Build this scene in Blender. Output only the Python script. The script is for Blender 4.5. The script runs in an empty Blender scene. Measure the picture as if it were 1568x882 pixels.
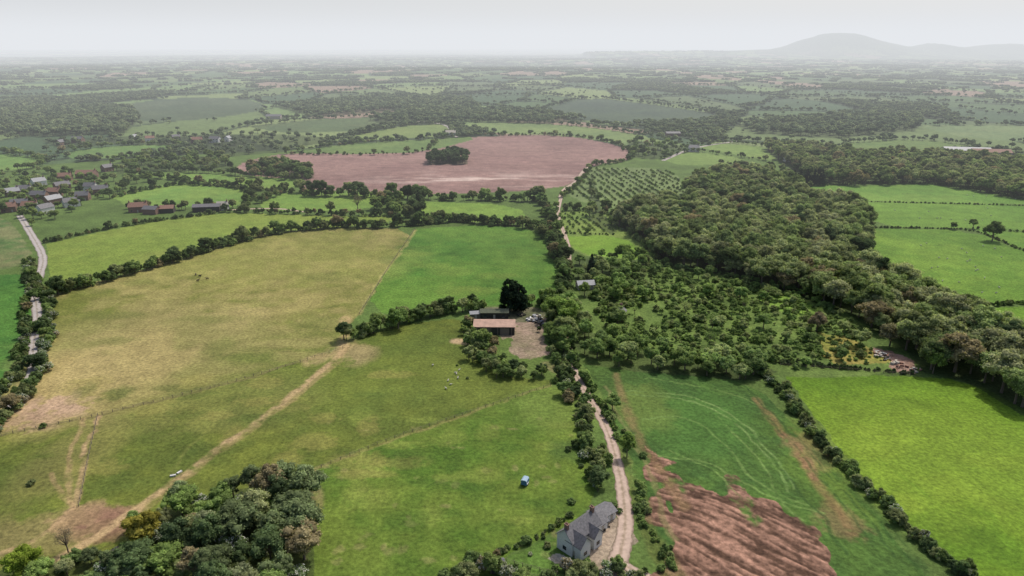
import bpy, math, random, numpy as np
from mathutils import Vector
rg=np.random.default_rng(11); random.seed(11)
scene=bpy.context.scene
CAMH=120.0; F=1045.0; TH=math.radians(19.4)
SN,CS=math.sin(TH),math.cos(TH)
# ---------- survey helper: map measurements -> world metres on the ground ----------
def I(px,py):
    u=(px-784)/F; v=(441-py)/F
    t=CAMH/(SN-v*CS)
    return (u*t,(CS+v*SN)*t)
def IL(pts): return np.array([I(*p) for p in pts])
def lin(r,g,b,k=0.9):
    f=lambda c:(c/255/12.92 if c/255<=0.04045 else ((c/255+0.055)/1.055)**2.4)
    return np.array([f(r),f(g),f(b)])*k
def hsh(i,j,s):
    a=np.sin(i*127.1+j*311.7+s*74.7)*43758.5453
    return a-np.floor(a)
def vn(x,y,s,seed=0):
    x=x/s;y=y/s;xi=np.floor(x);yi=np.floor(y);fx=x-xi;fy=y-yi
    fx=fx*fx*(3-2*fx);fy=fy*fy*(3-2*fy)
    return (hsh(xi,yi,seed)*(1-fx)+hsh(xi+1,yi,seed)*fx)*(1-fy)+(hsh(xi,yi+1,seed)*(1-fx)+hsh(xi+1,yi+1,seed)*fx)*fy
def fbm(x,y,s,seed=0,o=3):
    t=0;a=1;w=0
    for k in range(o):
        t=t+a*vn(x,y,s/(2.1**k),seed+k*3.3);w+=a;a*=.55
    return t/w
def ss(a,b,x):
    t=np.clip((x-a)/(b-a),0,1);return t*t*(3-2*t)
_px=np.array([900,1120,1190,1212,1236,1258,1280,1297,1312,1330,1360,1385,1410,1430,1450,1480,1520,1545,1568,1700,1900,2300])
_py=np.array([76,75,73,68,57,50.5,49,48.5,51,58,64,69,68,63,67,70,65,64,66,69,72,77])
_hx=(_px-784)/F/(CS+.352*SN)*10000
_hz=120+((( 441-_py)/F*CS-SN)/(CS+.352*SN))*10000
def terr(x,y):
    r=np.hypot(x,y);m=ss(1400,4500,r)
    z=m*(44*(fbm(x,y,1900,5,2)-.5))
    hz=np.interp(x,_hx,_hz,left=0,right=0)
    rough=1+.12*(fbm(x,y,260,9)-.5)
    z=z+np.maximum(hz-20,0)*np.exp(-((y-10000)/1000)**2)*rough
    z=z+ss(15000,22000,r)*90*fbm(x,y,5000,21,2)
    return z
def inpoly(P,x,y):
    out=np.zeros(x.shape,bool)
    mn=P.min(0);mx=P.max(0)
    idx=np.nonzero((x>=mn[0])&(x<=mx[0])&(y>=mn[1])&(y<=mx[1]))[0]
    if len(idx)==0:return out
    xs=x[idx];ys=y[idx];ins=np.zeros(len(idx),bool)
    n=len(P)
    for i in range(n):
        x0,y0=P[i];x1,y1=P[(i+1)%n]
        if y0==y1: continue
        c=((y0>ys)!=(y1>ys))&(xs<(x1-x0)*(ys-y0)/(y1-y0)+x0)
        ins^=c
    out[idx]=ins;return out
def chaikin(P,n=2):
    P=np.array(P,float)
    for _ in range(n):
        Q=[P[0]]
        for a,b in zip(P[:-1],P[1:]):
            Q+= [a*.75+b*.25,a*.25+b*.75]
        Q.append(P[-1]);P=np.array(Q)
    return P
def dline(P,x,y,R):
    mn=P.min(0)-R;mx=P.max(0)+R
    idx=np.nonzero((x>=mn[0])&(x<=mx[0])&(y>=mn[1])&(y<=mx[1]))[0]
    d=np.full(len(idx),1e9);xs=x[idx];ys=y[idx]
    for a,b in zip(P[:-1],P[1:]):
        ab=b-a;L=max((ab**2).sum(),1e-6)
        t=np.clip(((xs-a[0])*ab[0]+(ys-a[1])*ab[1])/L,0,1)
        d=np.minimum(d,np.hypot(xs-a[0]-t*ab[0],ys-a[1]-t*ab[1]))
    return idx,d
# ---------- land cover map ----------
OL1,OL2=lin(102,108,50),lin(136,128,78)
FIELDS=[
 ([(0,420),(50,420),(58,470),(45,560),(0,615),(-260,800),(-260,420)],lin(60,100,42),lin(76,114,48),60),
 ([(0,330),(28,350),(52,398),(0,416),(-200,430),(-200,330)],lin(60,98,44),lin(116,118,78),50),
 ([(82,452),(190,420),(262,402),(330,378),(400,358),(520,348),(636,350),(600,402),(545,482),(527,532),(380,580),(150,637),(-120,690),(40,605),(70,545)],OL1,OL2,45),
 ([(637,350),(720,345),(800,348),(845,365),(862,400),(852,462),(700,472),(552,484),(600,402)],lin(70,106,40),lin(90,120,48),35),
 ([(527,532),(552,515),(640,492),(705,488),(728,505),(740,575),(845,580),(850,590),(690,642),(600,672),(475,722),(480,800),(480,1000),(-300,1000),(-300,720),(-120,690),(150,637),(380,580)],lin(82,94,40),lin(102,110,46),40),
 ([(475,722),(600,672),(690,642),(840,590),(870,600),(905,690),(918,760),(850,812),(760,860),(700,1000),(470,1000)],lin(76,102,36),lin(98,116,46),26),
 ([(895,556),(1000,572),(1150,578),(1260,700),(1420,882),(1500,980),(1050,980),(985,790),(950,660),(915,600)],lin(60,86,40),lin(76,102,44),30),
 ([(1192,562),(1390,578),(1480,580),(1600,640),(1800,760),(1700,980),(1560,960),(1490,882),(1380,795),(1300,705),(1235,620)],lin(86,116,32),lin(100,128,36),50),
 ([(1235,285),(1360,277),(1480,283),(1600,312),(1600,314),(1325,309),(1290,300)],lin(92,126,52),lin(106,134,58),40),
 ([(1325,309),(1640,316),(1640,358),(1500,350),(1335,348)],lin(86,118,46),lin(98,128,50),40),
 ([(1335,350),(1490,352),(1568,388),(1750,420),(1750,450),(1568,463),(1445,471),(1360,440),(1340,400)],lin(88,120,44),lin(104,132,50),45),
 ([(1440,477),(1568,468),(1760,460),(1760,620),(1568,540),(1500,505),(1450,495)],lin(92,126,40),lin(104,134,44),45),
 ([(1490,350),(1568,356),(1700,366),(1700,400),(1568,385)],lin(88,122,46),lin(98,128,48),40),
 ([(352,262),(375,247),(440,234),(540,236),(650,234),(668,214),(755,208),(860,207),(930,218),(966,230),(966,246),(905,252),(885,282),(800,294),(640,298),(560,292),(443,290),(478,272),(400,272)],lin(126,99,93),lin(140,112,104),60),
 ([(68,374),(200,345),(340,324),(470,330),(640,332),(560,345),(400,356),(330,374),(262,398),(190,414),(80,440),(76,410)],lin(108,126,54),lin(120,134,60),60),
 ([(170,302),(250,283),(300,282),(395,292),(375,314),(330,316),(200,318)],lin(100,130,60),lin(114,138,64),30),
 ([(200,266),(300,266),(380,270),(470,276),(440,290),(395,288),(290,278)],lin(100,128,60),lin(114,136,64),30),
 ([(395,310),(440,292),(560,296),(600,302),(575,322),(410,324)],lin(102,130,58),lin(114,138,62),30),
 ([(640,308),(790,314),(812,338),(745,342),(640,330)],lin(102,130,56),lin(114,138,60),30),
 ([(0,234),(75,243),(60,256),(0,262),(-80,262),(-80,234)],lin(94,124,62),lin(104,128,64),40),
 ([(90,234),(180,222),(285,222),(240,238),(120,246)],lin(90,118,62),lin(102,124,68),40),
 ([(500,216),(560,204),(620,192),(690,190),(690,208),(600,213)],lin(104,122,70),lin(114,128,74),60),
 ([(455,232),(520,221),(640,214),(745,208),(650,234),(540,236)],lin(92,114,62),lin(102,120,66),40),
 ([(700,190),(760,187),(850,190),(930,198),(1010,212),(960,222),(860,207),(760,205)],lin(102,120,72),lin(112,128,76),60),
 ([(380,194),(480,183),(600,178),(640,183),(560,200),(440,205)],lin(80,96,62),lin(90,102,66),60),  # darker field tones stand in for cloud shade in this band
 ([(1010,242),(1060,230),(1145,243),(1120,252),(1040,254)],lin(106,128,66),lin(112,132,68),40),
 ([(1062,224),(1120,219),(1200,230),(1248,243),(1210,250),(1110,234)],lin(106,128,66),lin(112,132,68),40),
 ([(900,208),(1000,212),(1060,222),(1040,230),(985,228)],lin(102,120,72),lin(112,128,76),40),
 ([(1290,220),(1400,212),(1510,226),(1440,238),(1310,230)],lin(88,110,60),lin(100,118,64),60),
 ([(1400,192),(1600,192),(1700,216),(1500,216)],lin(100,118,78),lin(108,122,80),60),
 ([(820,170),(900,148),(1000,160),(1120,178),(1050,188),(900,188)],lin(62,76,60),lin(72,86,64),90),  # cloud shade over the middle distance painted into these darker greens
 ([(140,168),(260,150),(370,150),(420,165),(330,182),(200,188)],lin(70,84,60),lin(80,92,66),90),
 ([(838,322),(935,325),(965,352),(1010,396),(960,398),(880,390),(862,360)],lin(102,124,58),lin(116,134,64),25),
 ([(865,362),(945,360),(1010,396),(960,398),(884,388)],lin(106,138,48),lin(116,144,54),25),
 ([(905,256),(1030,258),(1062,312),(960,324),(862,302),(880,282)],lin(102,118,72),lin(110,126,76),25),
 ([(885,420),(1000,400),(1110,418),(1230,440),(1290,480),(1340,540),(1380,575),(1160,580),(900,556),(878,500)],lin(84,104,50),lin(100,120,58),14),
 ([(1165,458),(1200,450),(1265,476),(1250,488),(1200,480)],lin(112,142,58),lin(118,146,62),12),
 ([(1262,512),(1300,512),(1350,545),(1352,562),(1275,560)],lin(146,134,72),lin(122,126,58),7),
 ([(1335,532),(1375,540),(1410,560),(1410,572),(1362,566)],lin(160,134,120),lin(134,108,94),6),
 ([(786,490),(838,488),(836,515),(836,540),(812,553),(788,547),(776,530),(788,516),(770,520),(768,514),(790,512)],lin(160,136,122),lin(130,114,98),6),
 ([(735,470),(840,470),(838,492),(735,494)],lin(112,108,86),lin(92,96,68),8),
 ([(775,858),(850,815),(895,840),(860,880),(800,882)],lin(88,116,50),lin(78,102,44),8),
 ([(838,858),(852,845),(870,852),(852,868)],lin(176,168,154),lin(156,148,134),4),
 ([(905,800),(930,770),(975,790),(972,850),(925,870),(893,850)],lin(154,138,120),lin(128,118,98),5),
]
YARD=39
FP=[]
for q,f in enumerate(FIELDS):
    P=IL(f[0])
    if q!=YARD: P=chaikin(np.vstack([P,P[:1]]),1)[:-1]
    FP.append((P,f[1],f[2],f[3]))
WOODS=[
 ([(1048,300),(1100,268),(1200,280),(1245,312),(1320,330),(1330,400),(1350,430),(1440,478),(1530,518),(1600,600),(1640,680),(1560,630),(1480,584),(1420,572),(1385,535),(1300,480),(1210,450),(1100,420),(1010,404),(1000,380),(945,345),(960,322),(1065,320)],7.4,13.5,'wood','woodland'),
 ([(885,530),(905,558),(1000,572),(1165,583),(1190,568),(1120,552),(1000,540),(930,518),(890,500)],6.4,7.5,'fresh','woodland'),
 ([(200,812),(255,778),(340,756),(440,736),(476,752),(482,850),(470,960),(160,960),(175,880)],5.3,8.5,'copse','copse'),
 ([(-40,882),(60,868),(160,850),(200,860),(200,980),(-60,980)],4.6,4.5,'copse','garden_thicket'),
 ([(655,252),(715,252),(716,243),(690,238),(655,243)],7,11,'dark','copse'),
 ([(378,268),(478,274),(482,264),(440,255),(395,256)],8,11,'hedge','copse'),
 ([(1170,228),(1240,282),(1300,285),(1420,282),(1570,306),(1700,330),(1700,260),(1570,250),(1440,242),(1310,240),(1240,228)],8.5,12,'wood','woodland'),
 ([(835,470),(880,460),(890,530),(862,545),(845,520)],6,9,'fresh','trees_by_lane'),
 ([(728,540),(738,576),(765,586),(845,580),(842,562),(815,572),(785,568),(762,552),(758,525),(740,528)],3.9,5.,'mid','farmyard_trees'),
 ([(0,268),(60,262),(170,270),(200,262),(240,275),(175,300),(100,330),(60,352),(0,335),(-100,330),(-100,270)],14,7,'mid','village_trees'),
 ([(0,172),(100,165),(200,166),(215,182),(190,205),(60,210),(0,205),(-150,210),(-150,172)],12,12,'far','woodland'),
 ([(420,163),(560,150),(720,152),(735,170),(600,170),(480,180)],13,12,'far','woodland'),
 ([(560,185),(640,168),(820,170),(900,184),(830,190),(700,187),(610,190)],13,12,'far','woodland'),
 ([(1120,190),(1300,176),(1420,180),(1400,200),(1290,212),(1160,205)],14,12,'far','woodland'),
 ([(60,215),(210,208),(420,205),(520,212),(440,232),(330,242),(300,225),(180,220),(100,230)],17,8,'far','trees'),
 ([(245,240),(350,240),(360,262),(260,262),(180,266),(170,250)],12,8,'mid','trees'),
 ([(905,262),(925,330),(950,345),(935,360),(900,335)],16,7,'mid','trees'),
 ([(880,395),(1000,400),(990,420),(940,470),(890,455),(878,420)],9,7.5,'fresh','trees_by_lane'),
 ([(960,215),(1040,222),(1060,232),(1000,245),(965,240)],15,8,'mid','trees'),
]
WP=[(IL(w[0]),)+tuple(w[1:]) for w in WOODS]
S=235.
def cells(x,y):
    wx=x+60*(vn(x,y,500,1)-.5);wy=y+60*(vn(x,y,500,2)-.5)
    cx=np.floor(wx/S);cy=np.floor(wy/S)
    f1=np.full(x.shape,1e9);f2=f1.copy();ident=np.zeros(x.shape);s1x=f1.copy();s1y=f1.copy();s2x=f1.copy();s2y=f1.copy()
    for i in (-1,0,1):
        for j in (-1,0,1):
            gx=cx+i;gy=cy+j
            sx=(gx+.15+.7*hsh(gx,gy,1))*S;sy=(gy+.15+.7*hsh(gx,gy,2))*S
            d=np.abs(wx-sx)*.75+np.hypot(wx-sx,wy-sy)*.5
            b=d<f1;m=(~b)&(d<f2)
            f2=np.where(b,f1,np.where(m,d,f2));s2x=np.where(b,s1x,np.where(m,sx,s2x));s2y=np.where(b,s1y,np.where(m,sy,s2y))
            f1=np.where(b,d,f1);s1x=np.where(b,sx,s1x);s1y=np.where(b,sy,s1y);ident=np.where(b,hsh(gx,gy,7),ident)
    return ident,f2-f1,np.arctan2(s2x-s1x,-(s2y-s1y))
def explicit(x,y):
    e=np.zeros(x.shape,bool)
    for p in FP: e|=inpoly(p[0],x,y)
    for p in WP: e|=inpoly(p[0],x,y)
    return e
PATHS=[
 ([(532,486),(527,510),(527,532)],3.0,lin(164,142,102),.75,2),
 ([(530,530),(505,556),(470,590),(390,650),(310,705),(200,790),(120,840),(40,880)],1.3,lin(168,144,106),.9,1.4),
 ([(536,530),(514,556),(480,590),(400,650),(320,705),(212,790)],.6,lin(160,136,98),.5,1.3),
 ([(530,532),(500,545),(430,562),(380,580),(150,637),(0,668),(-100,690)],.7,lin(110,102,68),.7,.7),
 ([(535,525),(505,540),(480,552)],5,lin(160,140,100),.6,4),
 ([(150,637),(135,690),(118,735),(112,780),(60,830),(0,850)],.9,lin(164,138,104),.75,.9),
 ([(128,640),(108,700),(100,770),(120,790)],.7,lin(156,132,96),.6,.8),
 ([(80,725),(95,765),(118,790)],.7,lin(156,132,96),.6,.8),
 ([(405,560),(350,630),(270,700),(265,740)],.5,lin(120,122,64),.4,.8),
 ([(636,352),(618,380),(600,402),(570,446),(548,482)],.8,lin(146,138,86),.7,1.1),
 ([(475,722),(600,672),(690,642),(780,612),(845,590)],.6,lin(138,130,80),.65,.7),
 ([(475,725),(482,760),(478,800)],1.6,lin(150,128,98),.5,2),
 ([(943,572),(950,600),(965,640),(990,690),(1020,740),(1050,775)],1.0,lin(122,100,70),.6,2.2),
 ([(1160,612),(1185,645),(1215,685),(1245,730),(1275,775),(1300,815)],.8,lin(128,100,70),.6,2.2),
 ([(1205,670),(1228,700),(1250,730)],1.8,lin(136,104,78),.7,2),
 ([(960,600),(1050,600),(1130,640),(1180,690),(1215,745)],.45,lin(108,132,74),.8,.4),
 ([(965,606),(1050,606),(1126,646),(1174,696),(1208,750)],.45,lin(108,132,74),.8,.4),
 ([(980,640),(1060,640),(1110,680),(1150,740),(1240,775)],.35,lin(104,128,68),.7,.4),
 ([(1010,700),(1080,700),(1150,750),(1260,790)],.35,lin(104,128,68),.7,.4),
 ([(990,580),(1100,595),(1160,620)],.35,lin(104,128,68),.65,.4),
 ([(1030,690),(1100,720),(1130,760)],.35,lin(104,128,68),.7,.4),
 ([(1100,640),(1160,700),(1190,760),(1230,800)],.35,lin(104,128,68),.7,.4),
 ([(1180,700),(1240,770),(1300,850)],.4,lin(48,72,34),.6,.5),
 ([(1140,590),(1210,660),(1290,750),(1370,850)],.4,lin(48,72,34),.6,.5),
 ([(1130,590),(1196,660),(1272,750),(1345,850)],.4,lin(48,72,34),.6,.5),
 ([(940,690),(975,760),(1000,820),(1030,880)],3.,lin(104,108,56),.5,2),
 ([(925,590),(962,660),(1000,740),(1035,830)],.8,lin(128,122,80),.5,.8),
 ([(1250,690),(1330,780),(1410,865),(1440,920)],1.6,lin(46,74,34),.6,1.6),
 ([(1345,700),(1470,800),(1568,870)],.5,lin(80,110,30),.4,.6),
 ([(840,560),(862,572),(880,575)],3,lin(150,130,100),.4,2),
 ([(700,523),(712,525)],3.5,lin(176,152,118),.8,2),
]
SOILZ=None
def paint(x,y):
    global SOILZ
    SOILZ=np.zeros(len(x))
    n=len(x);r=np.hypot(x,y)
    ident,edge,_=cells(x,y)
    pal=np.array([lin(*c) for c in [(104,124,76),(78,98,62),(116,130,82),(88,102,68),(132,114,98),(68,88,60),(98,114,70),(78,94,62)]])
    C=pal[(ident*8).astype(int)%8]
    C=np.where((ident>.84)[:,None],lin(58,70,48),C)
    near=(r<900)
    rough=lin(82,102,50)*(0.8+.5*fbm(x,y,20,3))[:,None]
    C=np.where(near[:,None],rough,C)
    hed=(1-ss(5,12+r*.0012,edge))*(~near)
    C=C*(1-hed)[:,None]+lin(56,70,48)*hed[:,None]
    hill=np.exp(-((y-10000)/1700)**2)*ss(2800,3600,x)
    C=C*(1-hill)[:,None]+(lin(76,88,66)*(.75+.5*fbm(x,y,300,8))[:,None])*hill[:,None]
    wx=x+2.2*(vn(x,y,9,40)-.5)+1.0*(vn(x,y,3,41)-.5);wy=y+2.2*(vn(x,y,9,42)-.5)+1.0*(vn(x,y,3,43)-.5)
    w3x=x+7*(vn(x,y,9,44)-.5)+3*(vn(x,y,3,45)-.5);w3y=y+7*(vn(x,y,9,46)-.5)+3*(vn(x,y,3,47)-.5)
    for q,(P,c1,c2,sc) in enumerate(FP):
        idx=np.nonzero(inpoly(P,w3x,w3y) if q in(YARD,YARD-1,YARD-2,YARD+4) else inpoly(P,wx,wy))[0]
        if len(idx)==0: continue
        xs=x[idx];ys=y[idx]
        f=ss(.32,.68,.65*fbm(xs,ys,sc,P[0,0]%17,4)+.35*fbm(xs,ys,7,P[0,1]%17,3))
        C[idx]=c1*(1-f)[:,None]+c2*f[:,None]
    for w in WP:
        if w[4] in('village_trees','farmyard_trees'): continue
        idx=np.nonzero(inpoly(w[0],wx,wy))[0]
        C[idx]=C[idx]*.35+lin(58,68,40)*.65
    def blob(cx,cy,rx,ry,col,st,seed,sc=8,th=(.35,.65)):
        bx,by=I(cx,cy)
        d=((x-bx)/rx)**2+((y-by)/ry)**2
        idx=np.nonzero(d<1.6)[0]
        if len(idx)==0:return
        m=(1-ss(.05,1.5,d[idx]))*st
        m=m*ss(th[0],th[1],fbm(x[idx],y[idx],sc,seed,4)+.35*(1-d[idx]))
        C[idx]=C[idx]*(1-m)[:,None]+col*m[:,None]
    blob(150,570,38,50,lin(172,150,102),.6,1,14)
    blob(250,520,60,60,lin(150,138,92),.5,2,18)
    blob(420,400,90,60,lin(140,138,76),.5,3,25)
    blob(330,610,45,30,lin(128,124,72),.4,4,14)
    blob(85,622,17,11,lin(172,144,120),.85,5,4,(.55,.7))
    blob(45,645,14,9,lin(156,130,106),.7,6,4,(.55,.7))
    blob(135,795,12,9,lin(150,118,96),.85,7,4,(.45,.65))
    blob(165,805,10,9,lin(120,90,74),.85,8,4,(.45,.65))
    blob(60,820,20,12,lin(140,122,84),.5,18,6,(.5,.7))
    blob(110,700,14,30,lin(130,120,74),.4,19,8)
    blob(545,542,10,13,lin(166,140,108),.85,9,6,(.45,.65))
    blob(703,523,4,3,lin(186,156,126),.9,10,4)
    blob(620,570,90,50,lin(90,106,46),.4,11,20)
    for k in range(46):
        q=hsh(k,3,1);w_=hsh(k,5,2);blob(500+380*q,640+220*w_,1+1.6*hsh(k,1,1),.9+1.4*hsh(k,2,2),lin(142,134,88),.2+.3*hsh(k,9,1),30+k,1.5,(.5,.75))
    for k in range(34):
        q=hsh(k,13,1);w_=hsh(k,15,2);blob(520+360*q,620+220*w_,3+6*hsh(k,1,4),2+5*hsh(k,2,5),lin(66,92,34) if k%2 else lin(120,132,60),.45,60+k,3,(.45,.7))
    for k in range(36):
        q=hsh(k,23,1);w_=hsh(k,25,2);blob(120+560*q,560+180*w_,4+9*hsh(k,1,4),3+6*hsh(k,2,5),lin(72,88,38) if k%2 else lin(134,128,70),.45,95+k,3,(.45,.7))
    for k in range(20):
        q=hsh(k,53,1);w_=hsh(k,55,2);blob(130+400*q,420+140*w_,8+14*hsh(k,1,4),5+8*hsh(k,2,5),lin(86,98,44) if k%2 else lin(154,142,92),.4,195+k,5,(.4,.7))
    for k in range(14):
        q=hsh(k,33,1);w_=hsh(k,35,2);blob(1260+300*q,610+240*w_,5+9*hsh(k,1,4),4+8*hsh(k,2,5),lin(78,104,30) if k%2 else lin(116,136,44),.35,140+k,5,(.4,.7))
    for k in range(16):
        q=hsh(k,43,1);w_=hsh(k,45,2);blob(600+230*q,365+100*w_,6+12*hsh(k,1,4),5+8*hsh(k,2,5),lin(60,90,34) if k%2 else lin(112,128,58),.35,160+k,5,(.4,.7))
    blob(880,690,10,8,lin(66,90,44),.6,51,4); blob(850,620,20,20,lin(108,126,60),.5,52,7)
    SP=chaikin(np.vstack([IL([(985,690),(1030,735),(1070,750),(1125,742),(1195,780),(1270,830),(1335,905),(1300,990),(1060,990),(1030,900),(1006,830),(996,760)]),IL([(985,690)])]),2)[:-1]
    w2x=x+9*(vn(x,y,16,60)-.5)+7*(vn(x,y,4,61)-.5);w2y=y+9*(vn(x,y,16,62)-.5)+7*(vn(x,y,4,63)-.5)
    idx=np.nonzero(inpoly(SP,w2x,w2y))[0]
    xs=x[idx];ys=y[idx]
    a=math.radians(-52)
    al=xs*math.cos(a)+ys*math.sin(a);ac=-xs*math.sin(a)+ys*math.cos(a)+.005*(al+60)**2+.7*np.sin(al*.17+1)
    st=.6*vn(al/6,ac/.8,1,71)+.4*vn(al/12,ac/1.5,1,72)
    st2=fbm(xs,ys,1.4,73,2)
    st=ss(.32,.72,.68*st+.32*st2)
    edgef=ss(.34,.5,fbm(xs,ys,8,75,5)+.42*np.exp(-(((xs-I(1110,850)[0])/22)**2+((ys-I(1110,850)[1])/18)**2)))
    col=lin(78,58,46)*(1-st)[:,None]+lin(148,114,96)*st[:,None]
    C[idx]=C[idx]*(1-edgef)[:,None]+col*edgef[:,None]
    SOILZ[idx]=(.24*st+.1*st2)*edgef
    idx=np.nonzero(inpoly(FP[6][0],x,y))[0]
    xs=x[idx];ys=y[idx]
    ac=xs*.83+ys*.55+6*np.sin((xs-ys)*.012)
    s_=.09*np.sin(ac*2*math.pi/3.2)+.05*np.sin(ac*2*math.pi/12)+.2*(fbm(xs,ys,2.5,77,2)-.5)
    C[idx]*=(1+s_)[:,None]
    blob(1060,640,26,26,lin(74,108,46),.6,81,9); blob(985,620,12,22,lin(104,116,56),.5,83,7)
    blob(1240,690,9,14,lin(132,104,78),.55,85,4,(.5,.7));blob(1290,800,8,9,lin(132,104,78),.5,86,4,(.5,.7))
    blob(1420,700,50,40,lin(118,136,48),.4,84,16)
    idx=np.nonzero(inpoly(FP[13][0],x,y))[0];xs=x[idx];ys=y[idx]
    st=fbm(xs/60,(ys+.08*xs)/7,1,90,2)
    C[idx]*=(.82+.34*st)[:,None]
    pl=ss(.45,.72,fbm(xs/45,ys/10,1,92,3))*np.exp(-((ys-I(760,274)[1])/35)**2)*np.exp(-((xs-I(740,275)[0])/95)**2)
    C[idx]=C[idx]*(1-.75*pl)[:,None]+lin(204,182,170)*(.75*pl)[:,None]
    for pts,w,col,stg,soft in PATHS:
        P=chaikin(IL(pts),2)
        idx,d=dline(P,wx,wy,w+soft*2)
        m=(1-ss(w/2,w/2+soft,d))*stg*ss(.15,.62,fbm(x[idx],y[idx],4,93,3)+.05)
        C[idx]=C[idx]*(1-m)[:,None]+col*m[:,None]
    mot=1+.36*(fbm(x,y,4,95,3)-.5)+.24*(fbm(x,y,60,97,2)-.5)
    return C*mot[:,None]
# ---------- materials ----------
def newmat(name):
    m=bpy.data.materials.new(name);m.use_nodes=True
    nt=m.node_tree;nt.nodes.clear()
    return m,nt
def N(nt,t,**k):
    n=nt.nodes.new(t)
    for a,b in k.items(): setattr(n,a,b)
    return n
def simple(name,col,rough=.85,noise=.25,scale=3.,bump=.0,metal=0):
    m,nt=newmat(name);L=nt.links.new
    o=N(nt,'ShaderNodeOutputMaterial');p=N(nt,'ShaderNodeBsdfPrincipled')
    p.inputs['Roughness'].default_value=rough;p.inputs['Metallic'].default_value=metal
    tc=N(nt,'ShaderNodeTexCoord');nz=N(nt,'ShaderNodeTexNoise');nz.inputs['Scale'].default_value=scale;nz.inputs['Detail'].default_value=5
    L(tc.outputs['Object'],nz.inputs['Vector'])
    mr=N(nt,'ShaderNodeMapRange');mr.inputs[1].default_value=.3;mr.inputs[2].default_value=.7;mr.inputs[3].default_value=1-noise;mr.inputs[4].default_value=1+noise
    L(nz.outputs['Fac'],mr.inputs[0])
    v=N(nt,'ShaderNodeVectorMath',operation='SCALE');v.inputs[0].default_value=tuple(col)
    L(mr.outputs[0],v.inputs['Scale']);L(v.outputs[0],p.inputs['Base Color'])
    L(p.outputs[0],o.inputs[0]);return m
def leafmat(name,tint=None):
    m,nt=newmat(name);L=nt.links.new
    o=N(nt,'ShaderNodeOutputMaterial')
    if tint is None:
        a=N(nt,'ShaderNodeAttribute',attribute_type='INSTANCER',attribute_name='tint');src=a.outputs['Vector']
    else:
        a=N(nt,'ShaderNodeCombineXYZ');
        for i in range(3): a.inputs[i].default_value=tint[i]
        src=a.outputs[0]
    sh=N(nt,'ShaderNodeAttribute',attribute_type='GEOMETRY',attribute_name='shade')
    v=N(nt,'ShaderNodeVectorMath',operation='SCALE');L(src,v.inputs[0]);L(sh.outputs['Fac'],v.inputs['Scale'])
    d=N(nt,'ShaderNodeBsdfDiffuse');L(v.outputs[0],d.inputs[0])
    t=N(nt,'ShaderNodeBsdfTranslucent');v2=N(nt,'ShaderNodeVectorMath',operation='MULTIPLY');v2.inputs[1].default_value=(1.25,1.3,.8)
    L(v.outputs[0],v2.inputs[0]);L(v2.outputs[0],t.inputs[0])
    mx=N(nt,'ShaderNodeMixShader');mx.inputs[0].default_value=.35;L(d.outputs[0],mx.inputs[1]);L(t.outputs[0],mx.inputs[2])
    L(mx.outputs[0],o.inputs[0]);return m
M_leaf=leafmat('foliage');M_bark=simple('bark',(.13,.10,.075),.95,.3,4)
M_blos=simple('blossom',(.5,.5,.42),.8,.1)
# ---------- mesh utils ----------
def setmesh(name,V,Q,mats=(),mi=None,shade=None):
    V=np.asarray(V,np.float32);Q=np.asarray(Q,np.int32)
    me=bpy.data.meshes.new(name);me.vertices.add(len(V));me.vertices.foreach_set('co',V.ravel())
    me.loops.add(Q.size);me.loops.foreach_set('vertex_index',Q.ravel())
    me.polygons.add(len(Q));me.polygons.foreach_set('loop_start',np.arange(0,Q.size,4,dtype=np.int32))
    try: me.polygons.foreach_set('loop_total',np.full(len(Q),4,np.int32))
    except Exception: pass
    for m in mats: me.materials.append(m)
    if mi is not None: me.polygons.foreach_set('material_index',np.asarray(mi,np.int32))
    if shade is not None:
        a=me.attributes.new('shade','FLOAT','FACE');a.data.foreach_set('value',np.asarray(shade,np.float32))
    me.update(calc_edges=True);return me
def link(ob,par=None):
    scene.collection.objects.link(ob)
    if par: ob.parent=par
    return ob
def cubesphere():
    V={};Q=[]
    def vid(p):
        k=tuple(p)
        if k not in V:V[k]=len(V)
        return V[k]
    for ax in range(3):
        for sg in (-1,1):
            for i in (-1,0):
                for j in (-1,0):
                    q=[]
                    for (a,b) in ((i,j),(i+1,j),(i+1,j+1),(i,j+1)):
                        p=[0,0,0];p[ax]=sg;p[(ax+1)%3]=a;p[(ax+2)%3]=b;q.append(vid(p))
                    Q.append(q if sg>0 else q[::-1])
    A=np.array(list(V.keys()),float);A/=np.linalg.norm(A,axis=1)[:,None]
    return A,np.array(Q)
CSV,CSQ=cubesphere()
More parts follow.
